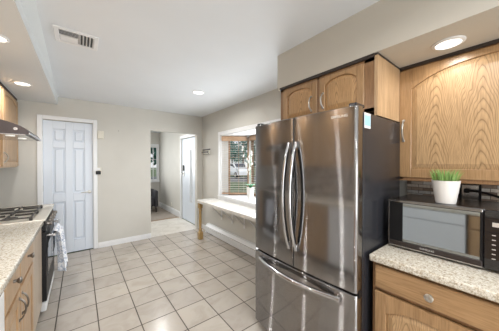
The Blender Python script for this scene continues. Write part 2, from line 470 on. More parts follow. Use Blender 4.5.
b.box(-.424, .176, YB - .016, YB, 2.030, 2.086, .004)
b.box(-.424, -.419, YB - .006, YB + .09, 0, 2.03).box(.171, .176, YB - .006, YB + .09, 0, 2.03)
struct('trim_4', b, M['white'])

# ---- front door in the hall's right wall
d2 = sroot('door_2', (HX, 4.93, 0))
y0, y1 = 4.50, 5.37
gz0, gz1, gy0, gy1 = .50, 1.70, 4.765, 4.875
b = MB().box(HX + .01, HX + .05, y0, gy0, .01, 1.985).box(HX + .01, HX + .05, gy1, y1, .01, 1.985)
b.box(HX + .01, HX + .05, gy0, gy1, .01, gz0).box(HX + .01, HX + .05, gy0, gy1, gz1, 1.985)
leaf2 = b.build('door_leaf', M['doorpaint'], d2)
b = MB()
for ya, yb_ in ((gy0 - .02, gy0), (gy1, gy1 + .02)): b.box(HX + .006, HX + .012, ya, yb_, gz0 - .02, gz1 + .02)
for za, zb in ((gz0 - .02, gz0), (gz1, gz1 + .02)): b.box(HX + .006, HX + .012, gy0, gy1, za, zb)
b.build('glazing_bead', M['white'], leaf2)
MB().box(HX + .008, HX + .014, gy0, gy1, gz0, gz1).build('pane', M['frost'], leaf2)
MB().box(HX - .016, HX + .01, 5.225, 5.285, 1.20, 1.34, .008).build('keypad_lock', M['black'], leaf2)
MB().box(HX - .004, HX + .01, 5.23, 5.28, 1.07, 1.185, .003).lathe([(.03, 0), (.012, -.006), (.012, -.035), (.026, -.045), (.026, -.065), (0, -.07)], (HX, 5.255, 1.13), 18, 'x').build('door_knob', M['nickel'], leaf2, smooth=True)
b = MB()
b.box(HX - .016, HX, 5.38, 5.46, 0, 2.075, .003).box(HX - .016, HX, 4.45, 4.492, 0, 2.075, .003).box(HX - .016, HX, 4.492, 5.38, 1.995, 2.075, .003)
struct('trim_5', b, M['white'])

# ---- bay window
A = Vector((2.10, 3.538, 0)); B_ = Vector((2.52, 3.215, 0)); C_ = Vector((2.52, 2.03, 0)); D_ = Vector((2.10, 1.712, 0))
W0, W1 = .80, 1.875
win = sroot('window_1', (2.3, 2.6, W0))
def facet(P0, P1, pane_count):
    u = (P1 - P0).normalized(); n = Vector((u.y, -u.x, 0)); Ln = (P1 - P0).length
    if n.x > 0: n = -n
    def bx(mb, s0, s1, z0, z1, t0, t1):
        pts = [P0 + u * s0 + n * t0, P0 + u * s1 + n * t0, P0 + u * s1 + n * t1, P0 + u * s0 + n * t1]
        mb.prism([(p.x, p.y, z0) for p in pts], (0, 0, z1 - z0)); return mb
    return u, n, Ln, bx
b = MB(); t_ = MB(); gl = MB()
for P0, P1, m0, m1 in ((A, B_, .125, .02), (B_, C_, .04, .04), (C_, D_, .02, .125)):
    u, n, Ln, bx = facet(P0, P1, 1)
    bx(b, 0, m0, W0 - .04, W1 + .04, -.05, .0); bx(b, Ln - m1, Ln, W0 - .04, W1 + .04, -.05, .0)
    bx(b, m0, Ln - m1, W0 - .04, W0 - .005, -.05, 0); bx(b, m0, Ln - m1, W1 - .01, W1 + .04, -.05, 0)
    bx(t_, m0, m0 + .032, W0, W1, -.035, .004); bx(t_, Ln - m1 - .03, Ln - m1, W0, W1, -.035, .004)
    bx(t_, m0, Ln - m1, W0 - .005, W0 + .035, -.035, .004); bx(t_, m0, Ln - m1, W1 - .05, W1 - .01, -.035, .004)
    k = 1 if Ln < .7 else 3
    for q in range(1, k + 1):
        s = m0 + (Ln - m0 - m1) * q / (k + 1); bx(t_, s - .004, s + .004, W0 + .03, W1 - .05, -.03, -.02)
    for zz in (1.16, 1.50): bx(t_, m0 + .03, Ln - m1 - .03, zz - .003, zz + .003, -.03, -.02)
    bx(gl, m0 + .03, Ln - m1 - .03, W0 + .03, W1 - .05, -.0265, -.0235)
b.build('window_frame', M['white'], win); t_.build('sash', M['blindwood'], win); gl.build('pane', M['glass'], win)
# inner sill board and head of the bay
poly = [(XR - .035, 3.60), (XR - .035, 1.66), (XR, 1.66), (XR, 1.702), (2.12, 1.702), (2.57, 1.98), (2.57, 3.26), (2.12, 3.548), (XR, 3.548), (XR, 3.60)]
MB().prism([(x, y, .768) for x, y in poly[::-1]], (0, 0, .024)).build('sill', M['white'], win)
MB().prism([(x, y, 1.895) for x, y in poly[3:9]], (0, 0, .02)).build('head_board', M['white'], win)
b = MB()
b.box(XR - .018, XR, 3.55, 3.615, .70, 1.97, .004).box(XR - .018, XR, 1.635, 1.70, .70, 1.97, .004).box(XR - .018, XR, 1.70, 3.55, 1.905, 1.97, .004).box(XR - .016, XR, 1.70, 3.55, .70, .765, .004)
b.box(XR, 2.10, 3.541, 3.549, .792, 1.895).box(XR, 2.10, 1.701, 1.709, .792, 1.895)
struct('trim_6', b, M['white'])

# blinds inside the bay: each a thing
def blind(P0, P1, label, s0, s1):
    u, n, Ln, bx = facet(P0, P1, 1); s1 = Ln - s1
    mid = P0 + u * Ln / 2 + n * .04
    t = thing('window_blind', label, 'blind', (mid.x, mid.y, W0), 'wooden blinds in the bay window')
    bx(MB(), s0, s1, 1.80, 1.885, .012, .065).build('valance', M['blindwood'], t)
    sl = MB(); z = .87
    while z < 1.79:
        bx(sl, s0, s1, z, z + .0028, .014, .052); z += .042
    sl.build('slats', M['slat'], t)
    bx(MB(), s0, s1, .822, .842, .014, .052).build('bottom_rail', M['blindwood'], t)
    for f_ in (.12, .88):
        q = P0 + u * (s0 + (s1 - s0) * f_) + n * .033
        MB().cyl((q.x, q.y, .84), (q.x, q.y, 1.81), .0018, seg=6).build('ladder_cord', M['slat'], t)
    return t
blind(A, B_, 'raised-slat wooden blind on the far angled pane, a parked car seen through it', .005, .06)
blind(B_, C_, 'wooden blind on the long middle pane, partly hidden by the refrigerator', .06, .06)

# ------------------------------------------------------------------ hall window and furniture
wh = sroot('window_2', (1.5, HY, .84))
b = MB()
for x in (1.0, 1.955): b.box(x, x + .02, HY + .01, HY + .06, .84, 1.93)
for z in (.84, 1.89): b.box(1.02, 1.955, HY + .01, HY + .06, z, z + .04)
for x in (1.3, 1.6, 1.84): b.box(x, x + .016, HY + .02, HY + .045, .88, 1.89)
for z in (1.2, 1.5): b.box(1.02, 1.955, HY + .024, HY + .042, z, z + .014)
b.build('window_frame', M['white'], wh)
MB().box(1.02, 1.955, HY + .03, HY + .034, .88, 1.89).build('pane', M['glass'], wh)
b = MB().box(.94, .998, HY - .016, HY, .80, 1.99).box(1.976, 2.015, HY - .016, HY, .80, 1.99).box(.94, 2.015, HY - .02, HY, 1.932, 2.0).box(.92, 2.02, HY - .05, HY, .79, .838)
struct('trim_7', b, M['white'])
ac = thing('armchair', 'dark upholstered armchair under the far window of the room beyond', 'armchair', (1.45, 6.72, 0))
MB().box(1.24, 1.66, 6.45, 7.0, .18, .44, .05, 3).build('seat', M['seat'], ac, smooth=True)
MB().box(1.24, 1.66, 6.90, 7.08, .30, .98, .06, 3).build('backrest', M['seat'], ac, smooth=True)
for x in (1.14, 1.66): MB().box(x, x + .10, 6.45, 7.06, .15, .62, .04, 3).build('armrest', M['seat'], ac, smooth=True)
for x in (1.19, 1.71):
    for y in (6.50, 7.02): MB().cyl((x, y, 0), (x, y, .17), .018, .024, 10).build('leg', M['trimdark'], ac)

# ------------------------------------------------------------------ wall fittings
def outlet(name, label, x, y0, y1, z0, z1, mat):
    t = thing(name, label, 'wall outlet', (x, (y0 + y1) / 2, z0))
    MB().box(x - .006, x, y0, y1, z0, z1, .002).build('cover_plate', mat, t)
    cy = (y0 + y1) / 2; cz = (z0 + z1) / 2
    for dz in (-.02, .02): MB().box(x - .0075, x - .005, cy - .016, cy + .016, cz + dz - .013, cz + dz + .013, .001).build('socket', M['offwhite'], t)
    return t
outlet('wall_outlet', 'pale wall outlet low on the hall wall beside the front door', HX, 6.13, 6.20, .18, .295, M['offwhite'])
ch = thing('door_chime', 'ivory square chime box high on the wall beside the six-panel door', 'chime', (.268, YB, 1.80))
MB().box(.232, .318, YB - .035, YB, 1.79, 1.915, .006, 2).build('cover', M['offwhite'], ch)
MB().box(.246, .304, YB - .039, YB - .033, 1.81, 1.895, .002).build('front_plate', M['offwhite'], ch)
ic = thing('intercom', 'black intercom handset below a small white plate beside the six-panel door', 'intercom', (.25, YB, 1.22))
MB().box(.212, .285, YB - .012, YB, 1.20, 1.32, .003).build('back_plate', M['offwhite'], ic)
MB().box(.206, .275, YB - .045, YB - .012, 1.205, 1.262, .008, 2).build('handset', M['black'], ic)
MB().box(.225, .268, YB - .02, YB - .011, 1.275, 1.31, .002).build('button_panel', M['white'], ic)
tag(MB().lathe([(.007, 0), (.007, -.006), (.003, -.02), (0, -.021)], (.53, YB, 1.94), 10, 'y').build('wall_hook', M['pewter'], None, (.53, YB, 1.94)), 'tiny dark nail left alone on the bare back wall', 'nail')
lr = thing('letter_rack', 'small dark metal wall rack of bars left of the bay window', 'wall rack', (XR, 4.08, 1.55))
b = MB()
b.cyl((XR - .02, 4.24, 1.668), (XR - .02, 3.94, 1.668), .013, seg=8); b.build('top_rail', M['iron'], lr)
MB().cyl((XR - .05, 4.22, 1.615), (XR - .05, 3.96, 1.615), .013, seg=8).build('front_rail', M['iron'], lr)
MB().cyl((XR - .03, 4.20, 1.572), (XR - .03, 3.98, 1.572), .005, seg=8).build('lower_rail', M['iron'], lr)
MB().box(XR - .006, XR, 3.955, 4.225, 1.56, 1.675).build('back_plate', M['offwhite'], lr)
for y in (3.97, 4.21): MB().tube([(XR - .004, y, 1.668), (XR - .02, y, 1.668), (XR - .05, y, 1.615), (XR - .03, y, 1.572), (XR - .004, y, 1.57)], .004, 6).build('end_wire', M['iron'], lr)

# ------------------------------------------------------------------ shelf under the window, heater
sh = thing('window_shelf', 'long white tiled shelf under the bay window on a turned wooden leg', 'shelf', (1.88, 2.9, 0))
MB().box(1.695, XR - .02, 1.50, 3.76, .683, .713, .003).build('shelf_top', M['marble'], sh)
MB().box(1.700, XR - .02, 1.50, 3.755, .662, .682).build('under_board', M['marble'], sh)
lg = MB().box(1.695, 1.775, 3.647, 3.727, .0, .135, .008).box(1.702, 1.768, 3.655, 3.72, .565, .662, .004)
lg.lathe([(.030, .135), (.036, .145), (.026, .16), (.032, .18), (.021, .20), (.026, .38), (.023, .50), (.032, .535), (.024, .55), (.03, .565)], (1.735, 3.687, 0), 20)
lg.build('leg', M['pine'], sh, smooth=True)
for y in (3.50, 3.15, 2.80, 2.45, 2.10):
    b = MB().tube([(1.80, y, .660), (XR - .006, y, .40)], .009, 8).box(XR - .008, XR, y - .012, y + .012, .34, .62).box(1.78, XR - .02, y - .010, y + .010, .655, .662)
    b.build('bracket', M['white'], sh)
bh = thing('baseboard_heater', 'long low white baseboard heater along the wall beneath the window shelf', 'heater', (2.04, 3.0, 0))
prof = [(2.0, .012), (2.0, .125), (2.035, .168), (XR - .001, .175), (XR - .001, .0), (2.02, 0)]
MB().prism([(x, 1.50, z) for x, z in prof], (0, 2.50, 0)).build('casing', M['white'], bh)
MB().box(1.996, 2.003, 1.52, 3.98, .118, .126).build('front_lip', M['steellight'], bh)
for y in (3.97,): MB().prism([(x, y, z) for x, z in [(1.996, .0), (1.996, .128), (2.033, .171), (XR - .001, .178), (XR - .001, 0)]], (0, .035, 0)).build('end_cap', M['white'], bh)
struct('baseboard_right', skirting(MB(), XR - .014, XR, 4.01, YB - .002), M['white'])

# orchid on the sill
OX, OY = 2.20, 2.80
po = thing('potted_orchid', 'white-flowering orchid in a tall white pot on the bay window sill', 'plant', (OX, OY, .792))
MB().lathe([(.046, 0), (.050, .01), (.062, .19), (.064, .20), (.058, .20), (.056, .18)], (OX, OY, .7925), 24).build('pot', M['ceramic'], po, smooth=True)
MB().lathe([(.056, 0), (.054, .008), (0, .01)], (OX, OY, .9725), 20).build('soil', M['soil'], po)
for k in range(6):
    a = k * 1.15 + .5; lx, ly = math.cos(a), math.sin(a)
    def lf(i, j, lx=lx, ly=ly):
        wd = .030 * math.sin(math.pi * (.1 + .88 * i)); t = (j - .5) * 2; r_ = .01 + .09 * i
        return (OX + lx * r_ - ly * wd * t, OY + ly * r_ + lx * wd * t, .98 + .16 * i - .11 * i * i + .006 * t * t)
    MB().grid(lf, 8, 4).build('leaf', M['leaf'], po, smooth=True)
for k, (dx, dy, top) in enumerate(((-.03, .16, 1.72), (.06, .03, 1.66), (-.05, -.07, 1.60))):
    pts = [(OX + dx * t * t, OY + dy * t * t, .98 + (top - .98) * (t - .12 * t * t * t)) for t in [i / 10 for i in range(11)]]
    MB().tube(pts, .003, 6).build('stem', M['leaf'], po)
    for q in range(7):
        p = Vector(pts[min(4 + q, 10)]) + Vector((R.uniform(-.04, .02), R.uniform(-.04, .05), R.uniform(-.02, .03)))
        fb = MB()
        for w_ in range(5):
            a = w_ * 2 * math.pi / 5 + .3; dv = Vector((-.35, math.cos(a), math.sin(a)))
            fb.ball(p + dv * .013, .013, 1, (.35, 1, 1))
        fb.build('blossom', M['petal'], po, smooth=True)

# ------------------------------------------------------------------ cabinet doors
def slab_door(parent, sx, xf, y0, y1, z0, z1, arch=0.0, name='door', mat='oak', pmat='oakpanel', st=.055, thick=.02, rail=None, tr=None):
    """frame-and-raised-panel front; xf is its visible face, sx the side it faces"""
    ry = rail or st; tr = tr or ry; xb = xf - sx * thick
    xa, xc = min(xf, xb), max(xf, xb)
    b = MB().box(xa, xc, y0, y0 + st, z0, z1, .003).box(xa, xc, y1 - st, y1, z0, z1, .003)
    b.box(xa, xc, y0 + st, y1 - st, z0, z0 + ry, .002)
    ya, yb_ = y0 + st, y1 - st; n = 18
    def top(t):
        if not arch: return z1 - tr
        k = abs(t - .5) * 2
        return z1 - tr - arch * min(1, k ** 3)
    low = [(xa, ya + (yb_ - ya) * i / n, top(i / n)) for i in range(n + 1)]
    b.prism(low + [(xa, yb_, z1 - .0005), (xa, ya, z1 - .0005)], (xc - xa, 0, 0))
    d = b.build(name, M[mat], parent)
    def ring(ins, x):
        return [(x, ya + ins + (yb_ - ya - 2 * ins) * i / n, top((ins + (yb_ - ya - 2 * ins) * i / n) / (yb_ - ya)) - ins) for i in range(n + 1)] + [(x, yb_ - ins, z0 + ry + ins), (x, ya + ins, z0 + ry + ins)]
    p = MB(); x_out = xf - sx * .010; x_in = xf - sx * .002
    r0 = [p.bm.verts.new(q) for q in ring(-.004, xf - sx * .014)]; r1 = [p.bm.verts.new(q) for q in ring(.004, x_out)]; r2 = [p.bm.verts.new(q) for q in ring(min(.032, (yb_ - ya) * .2), x_in)]
    for a_, c_ in ((r0, r1), (r1, r2)):
        for k in range(len(a_)): p.bm.faces.new((a_[k], a_[(k + 1) % len(a_)], c_[(k + 1) % len(a_)], c_[k]))
    p.bm.faces.new(r2); p.bm.faces.new(r0[::-1])
    p.build('panel', M[pmat], d)
    return d


def bow_pull(parent, sx, xf, y, z0, z1, mat='nickel', out=.032, r=.0055, wide=1.0):
    pts = [(xf + sx * out * math.sin(math.pi * t) ** .6, y, z0 + (z1 - z0) * t) for t in [i / 12 for i in range(13)]]
    b = MB().tube(pts, [r * (1.35 if i in (0, 12) else 1) for i in range(13)], 8)
    for z in (z0, z1): b.lathe([(.009, 0), (.009, sx * .003), (.005, sx * .006)], (xf, y, z), 12, 'x')
    return b.build('handle', M[mat], parent, smooth=True)


def knob(parent, sx, xf, y, z, mat='nickel', s=1.0):
    pr = [(.008, 0), (.0075, .012), (.013, .017), (.0165, .022), (.0165, .027), (.011, .031), (0, .032)]
    return MB().lathe([(r * s, sx * h * s) for r, h in pr], (xf, y, z), 20, 'x').build('knob', M[mat], parent, smooth=True)


# cabinet over the refrigerator
XFC = 1.470
oc = thing('wall_cabinet', 'two-door oak wall cabinet mounted above the refrigerator', 'cabinet', (1.78, 1.0, 1.72))
b = MB().box(XFC + .012, XR - .002, .603, 1.415, 1.72, 2.053)
b.build('carcass', M['oak'], oc)
b = MB()
for ya, yb_ in ((.603, .664), (1.004, 1.022), (1.384, 1.415)): b.box(XFC, XFC + .012, ya, yb_, 1.72, 2.053)
for za, zb in ((1.72, 1.738), (2.034, 2.053)): b.box(XFC, XFC + .012, .603, 1.415, za, zb)
b.build('face_frame', M['oakdark'], oc)
dl = slab_door(oc, -1, XFC - .006, 1.024, 1.382, 1.735, 2.036, .045, pmat='oakpanel2', st=.048, tr=.026)
dr = slab_door(oc, -1, XFC - .006, .666, 1.002, 1.735, 2.036, .045, pmat='oakpanel2', st=.048, tr=.026)
bow_pull(dl, -1, XFC - .006, 1.075, 1.805, 1.915, out=.03)
bow_pull(dr, -1, XFC - .006, .968, 1.805, 1.915, out=.03)
MB().box(XFC - .014, XFC + .004, .600, 1.418, 2.053, 2.0745).build('scribe_moulding', M['trimdark'], oc)
MB().box(XFC - .004, 1.845, .583, .602, 1.685, 2.062).build('end_panel', M['oaklight'], oc)
MB().box(XFC - .004, 1.845, .5815, .6015, 2.0625, 2.0745).build('end_moulding', M['trimdark'], oc)

# wall cabinet at right
XUC = 1.845
uc = thing('wall_cabinet', 'large oak wall cabinet with one wide arched door above the microwave', 'cabinet', (1.95, .1, 1.27))
MB().box(XUC + .014, XR - .002, -.45, .582, 1.272, 2.054).build('carcass', M['oak'], uc)
b = MB().box(XUC, XUC + .014, .560, .582, 1.266, 2.054).box(XUC, XUC + .014, -.45, -.42, 1.266, 2.054).box(XUC, XUC + .014, -.45, .58, 1.266, 1.30).box(XUC, XUC + .014, -.45, .58, 2.02, 2.054)
b.build('face_frame', M['oakdark'], uc)
d = slab_door(uc, -1, XUC - .008, -.40, .582, 1.285, 2.045, .105, st=.072, rail=.062, tr=.036, mat='oak', pmat='oakpanel')
bow_pull(d, -1, XUC - .008, .556, 1.545, 1.69, out=.028, r=.006)
MB().box(XUC - .012, XUC + .006, -.45, .580, 2.054, 2.0745).build('scribe_moulding', M['trimdark'], uc)
MB().box(XUC - .004, XUC + .02, -.45, .58, 1.262, 1.271).build('light_rail', M['oakdark'], uc)

# base cabinet and worktop at right
XBC = 1.330
bc = thing('base_cabinet', 'oak base cabinet with a drawer over doors beside the refrigerator', 'cabinet', (1.7, .1, 0))
MB().box(XBC + .014, XR - .02, -.55, .548, .10, .829).build('carcass', M['oak'], bc)
MB().box(XBC + .07, XR - .02, -.55, .548, 0, .10).build('toe_kick', M['trimdark'], bc)
b = MB().box(XBC, XBC + .014, .530, .548, .10, .829).box(XBC, XBC + .014, -.55, .53, .815, .829).box(XBC, XBC + .014, -.55, .53, .673, .687).box(XBC, XBC + .014, .0, .02, .10, .673).box(XBC, XBC + .014, -.55, .53, .10, .12)
b.build('face_frame', M['oakdark'], bc)
dr = MB().box(XBC - .018, XBC, .018, .532, .690, .814, .005, 2).build('drawer', M['oakh'], bc)
knob(dr, -1, XBC - .018, .285, .752, 'nickel', 1.1)
dr = MB().box(XBC - .018, XBC, -.53, .002, .690, .814, .005, 2).build('drawer', M['oakh'], bc)
knob(dr, -1, XBC - .018, -.26, .752, 'nickel', 1.1)
slab_door(bc, -1, XBC - .018, .024, .532, .125, .668, .05, pmat='oakpanel', st=.058)
slab_door(bc, -1, XBC - .018, -.53, -.004, .125, .668, .05, pmat='oakpanel', st=.058)
tag(MB().box(1.295, XR - .012, -.60, .556, .832, .870, .007, 3).build('countertop', M['granite'], None, (1.68, 0, .832), True), 'speckled beige granite worktop under the microwave', 'countertop')
struct('trim_9', MB().box(XL, XL + .010, -1.2, 3.75, .872, 1.33), M['mosaic'])
struct('trim_8', MB().box(XR - .010, XR, -.60, .60, .872, 1.268), M['mosaic'])

# ------------------------------------------------------------------ refrigerator
fr = thing('refrigerator', 'tall stainless french-door refrigerator with a freezer drawer below', 'refrigerator', (1.5, 1.0, 0))
FY0, FY1 = .573, 1.447; FX = 1.185; SAG = .020
MB().box(1.255, 1.83, FY0, FY1, .03, 1.675, .008, 2).build('body', M['charcoal'], fr, smooth=True)
MB().box(1.26, 1.80, FY0 + .02, FY1 - .02, .0, .03).build('base_grille', M['black'], fr)
def fx(y):
    t = (y - (FY0 + FY1) / 2) / ((FY1 - FY0) / 2); return FX - SAG * (1 - t * t)
def front(y0, y1, z0, z1, round0, round1, name, depth=.062):
    """convex door front, its outer vertical edge rounded"""
    pts = []; n = 20; rr = .022
    for i in range(n + 1):
        y = y0 + (y1 - y0) * i / n; x = fx(y)
        e0 = (y - y0) / rr; e1 = (y1 - y) / rr
        pts.append((x, y))
    def corner(end, rad, sgn):
        out = []
        for k in range(7):
            a = math.pi / 2 * k / 6
            yy = end + sgn * rad * (1 - math.sin(a)); xx = fx(end + sgn * rad) + rad * (1 - math.cos(a)); out.append((xx, yy))
        return out
    r0 = rr if round0 else .005; r1 = rr if round1 else .005
    mid = [(fx(y0 + r0 + (y1 - y0 - r0 - r1) * i / n), y0 + r0 + (y1 - y0 - r0 - r1) * i / n) for i in range(1, n)]
    c0 = corner(y0, r0, 1)[::-1]; c1 = corner(y1, r1, -1)
    poly_ = [(FX + depth, y0)] + c0 + mid + c1 + [(FX + depth, y1)]
    bv = .004; mb = MB()
    levels = [(z0, bv), (z0 + bv, 0), (z1 - bv, 0), (z1, bv)]
    rings = []
    for z, off in levels:
        rings.append([mb.bm.verts.new(((x + off if x < FX + depth - .001 else x), y, z)) for x, y in poly_])
    for a_, c_ in zip(rings, rings[1:]):
        for k in range(len(a_)): mb.bm.faces.new((a_[k], a_[(k + 1) % len(a_)], c_[(k + 1) % len(a_)], c_[k]))
    mb.bm.faces.new(rings[0]); mb.bm.faces.new(rings[-1])
    return mb.build(name, M['steel'], fr, smooth=True)
rd = front(FY0, .9985, .666, 1.700, True, False, 'door')
ld = front(1.0045, FY1, .666, 1.700, False, True, 'door')
fz = front(FY0, FY1, .050, .652, True, True, 'freezer_drawer')
MB().box(1.215, 1.254, FY0 + .012, FY1 - .012, .06, 1.69).build('door_gasket', M['black'], fr)
def vpull(door, y):
    n = 16; base = fx(y); z0, z1 = .80, 1.52
    pts = [(base - .012 - .062 * math.sin(math.pi * i / n) ** .75, y, z0 + (z1 - z0) * i / n) for i in range(n + 1)]
    b = MB().tube(pts, .0105, 10, 1.0)
    for z in (z0 + .01, z1 - .01): b.box(base - .02, base + .004, y - .012, y + .012, z - .022, z + .022, .005, 2)
    b.build('handle', M['chrome'], door, smooth=True)
    s = MB().tube([(p[0] + .012, p[1], p[2]) for p in pts[1:-1]], .010, 8); s.build('handle_back', M['black'], door, smooth=True)
vpull(rd, .970); vpull(ld, 1.033)
n = 18; ys = [.668 + (1.355 - .668) * i / n for i in range(n + 1)]
pts = [(fx(y) - .010 - .050 * math.sin(math.pi * i / n) ** .8, y, .605 + .0 * i) for i, y in enumerate(ys)]
b = MB().tube(pts, .015, 10)
for y in (.675, 1.348): b.box(fx(y) - .02, fx(y) + .006, y - .018, y + .018, .588, .622, .005, 2)
b.build('handle', M['chrome'], fz, smooth=True)
MB().tube([(p[0] + .013, p[1], p[2] - .002) for p in pts[1:-1]], .012, 8).build('handle_back', M['black'], fz, smooth=True)
for y in (FY0 + .035, FY1 - .035): MB().box(1.20, 1.30, y - .022, y + .022, 1.7005, 1.722, .006, 2).build('hinge_cover', M['charcoal'], fr)
yc = .672
lettering('brand_lettering', 'SAMSUNG', .0215, M['letter'], rd, (fx(yc) - .0010, yc, 1.652), (.077, -.997, 0), (0, 0, 1))
st = MB().box(1.268, 1.345, FY0 - .0012, FY0 + .001, 1.585, 1.672).build('energy_sticker', M['white'], fr)
MB().box(1.272, 1.341, FY0 - .002, FY0 - .001, 1.600, 1.658).build('printed_panel', M['blue'], st)
for zz in (.66, .16): MB().box(FX + .02, FX + .05, FY0 - .004, FY0 + .004, zz - .02, zz + .018).build('hinge', M['black'], fr)

# ------------------------------------------------------------------ microwave with the potted grass on it
mw = thing('microwave', 'black glass-fronted microwave oven standing on the granite worktop', 'microwave', (1.7, .25, .870))
MX = 1.515; MY0, MY1, MZ0, MZ1 = -.055, .532, .885, 1.163
MB().box(MX + .03, 1.90, MY0, MY1, MZ0, MZ1, .005, 2).build('housing', M['darksteel'], mw)
for x in (1.57, 1.86):
    for y in (MY0 + .05, MY1 - .05): MB().cyl((x, y, .870), (x, y, .886), .014, .016, 12).build('foot', M['black'], mw)
dy0 = .133
dm = MB().box(MX + .002, MX + .029, dy0, MY1, MZ0, MZ1).build('door', M['black'], mw)
MB().box(MX, MX + .006, dy0 + .010, .460, MZ0 + .034, MZ1 - .016).build('glass', M['mirrorglass'], dm)
MB().box(MX - .001, MX + .006, dy0 + .001, MY1 - .001, MZ0 + .001, MZ0 + .031, .002).build('trim_strip', M['hoodsteel'], dm)
MB().box(MX - .002, MX + .010, dy0 + .0, MY1 + .001, MZ0 - .001, MZ0 + .004).build('bottom_edge', M['steellight'], dm)
MB().box(MX - .002, MX + .012, MY1 - .002, MY1 + .002, MZ0, MZ1).build('side_edge', M['steellight'], dm)
MB().box(MX - .0015, MX + .01, dy0 + .001, MY1 - .001, MZ1 - .014, MZ1 + .001, .002).build('top_strip', M['steel'], dm)
lettering('brand_lettering', 'SAMSUNG', .014, M['letter'], dm, (MX - .002, .345, MZ0 + .018), (0, -1, 0), (0, 0, 1), .0005)
cp = MB().box(MX + .001, MX + .029, MY0, dy0 - .003, MZ0, MZ1, .003).build('control_panel', M['blackglass'], mw)
MB().box(MX - .0005, MX + .003, dy0 - .075, dy0 - .03, MZ1 - .075, MZ1 - .055).build('display', M['panelrow'], cp)
for r_ in range(6):
    for c_ in range(3):
        yy = dy0 - .035 - c_ * .045; zz = MZ1 - .115 - r_ * .022
        MB().box(MX, MX + .002, yy - .006, yy + .006, zz - .002, zz + .002).build('button', M['panelrow'], cp)
pg = thing('potted_grass', 'small tuft of green grass in a white ribbed pot on the microwave', 'plant', (1.605, .284, MZ1))
PX, PY = 1.605, .284
prof = [(.042, 0), (.044, .004)] + [(.044 + .017 * t / 12 + (.0009 if t % 2 else 0), .006 + .116 * t / 12) for t in range(13)] + [(.0625, .125), (.058, .125), (.055, .105)]
MB().lathe(prof, (PX, PY, MZ1 + .001), 28).build('pot', M['ceramic'], pg, smooth=True)
MB().lathe([(.054, 0), (.054, .006), (0, .008)], (PX, PY, MZ1 + .106), 20).build('soil', M['soil'], pg)
b = MB()
for k in range(230):
    a = R.uniform(0, 6.283); r0 = .050 * math.sqrt(R.random()); hh = R.uniform(.05, .085); ln = R.uniform(.0, .45)
    p = Vector((PX + r0 * math.cos(a), PY + r0 * math.sin(a), MZ1 + .11)); o = Vector((math.cos(a), math.sin(a), 0)) * (r0 * .45 + ln * .025)
    sd = Vector((-math.sin(a + k), math.cos(a + k), 0)) * .0021; p2 = p + o * .4 + Vector((0, 0, hh * .6)); p3 = p + o + Vector((0, 0, hh))
    v_ = [b.bm.verts.new(q) for q in (p - sd, p + sd, p2 + sd * .8, p2 - sd * .8, p3)]
    b.bm.faces.new((v_[0], v_[1], v_[2], v_[3])); b.bm.faces.new((v_[3], v_[2], v_[4]))
gr = b.build('grass_blades', M['grass'], pg); gr['kind'] = 'stuff'

ot = thing('wall_outlet', 'stone-coloured outlet in a dark frame on the mosaic behind the microwave', 'wall outlet', (XR - .01, .245, 1.11))
MB().box(XR - .018, XR - .010, .20, .283, 1.125, 1.24, .002).build('cover_plate', M['steellight'], ot)
b = MB().box(XR - .024, XR - .010, .284, .294, 1.11, 1.252).box(XR - .024, XR - .010, .189, .199, 1.11, 1.252).box(XR - .024, XR - .010, .199, .284, 1.241, 1.252).box(XR - .024, XR - .010, .199, .284, 1.11, 1.124)
b.build('frame', M['black'], ot)
b = MB().box(XR - .055, XR - .019, .240, .268, 1.188, 1.216, .005, 2)
pts = [(XR - .05, .25 - .42 * t, 1.204 - 1.45 * (.42 * t) ** 2) for t in [i / 14 for i in range(15)]]
b.tube(pts, .0075, 8)
tag(b.build('power_cord', M['black'], None, (XR - .05, .25, 1.2), True), 'black plug and cord drooping across the mosaic behind the microwave', 'cord')

# ------------------------------------------------------------------ left run
XC = -.258; XF = -.285
def base_unit(y0, y1, label, doors=True):
    t = thing('base_cabinet', label, 'cabinet', (-.62, (y0 + y1) / 2, 0))
    MB().box(XL + .01, XF - .014, y0, y1, .10, .829).build('carcass', M['lightoak'], t)
    MB().box(XL + .01, XF - .07, y0, y1, 0, .10).build('toe_kick', M['trimdark'], t)
    f = MB().box(XF - .014, XF, y0, y0 + .02, .10, .829).box(XF - .014, XF, y1 - .02, y1, .10, .829)
    for za, zb in ((.10, .125), (.672, .692), (.815, .829)): f.box(XF - .014, XF, y0 + .02, y1 - .02, za, zb)
    f.build('face_frame', M['oak'], t); return t
def front_pair(t, y0, y1, hy, hz):
    d = MB().box(XF, XF + .018, y0, y1, .690, .822, .005, 2).build('drawer', M['lightoak'], t)
    knob(d, 1, XF + .018, (y0 + y1) / 2, .785, 'pewter')
    dd = slab_door(t, 1, XF + .018, y0, y1, .13, .672, 0, mat='lightoak', pmat='lightoak', st=.06)
    bow_pull(dd, 1, XF + .018, hy, .515, .635, 'pewter', out=.027, r=.0045)
t = base_unit(1.438, 2.694, 'pale oak base cabinet with two drawers over two doors beside the range')
front_pair(t, 1.772, 2.20, 1.80, 0); front_pair(t, 1.45, 1.755, 1.725, 0)
MB().box(XF, XF + .012, 2.22, 2.692, .105, .826, .003).build('filler_panel', M['filler'], t)
t = base_unit(-1.2, .40, 'pale oak base cabinet near the camera, beyond the white units')
front_pair(t, -.04, .38, .0, 0); front_pair(t, -.56, -.06, -.1, 0)
t = base_unit(3.475, 3.745, 'narrow pale oak base cabinet between the range and the six-panel door')
front_pair(t, 3.49, 3.73, 3.52, 0)
dw = thing('dishwasher', 'white built-in dishwasher under the left worktop', 'dishwasher', (-.6, .72, 0))
MB().box(XL + .02, XF - .002, .42, 1.03, .10, .826).build('tub', M['steellight'], dw)
MB().box(XF, XF + .028, .422, 1.028, .11, .70, .006, 2).build('door', M['white'], dw)
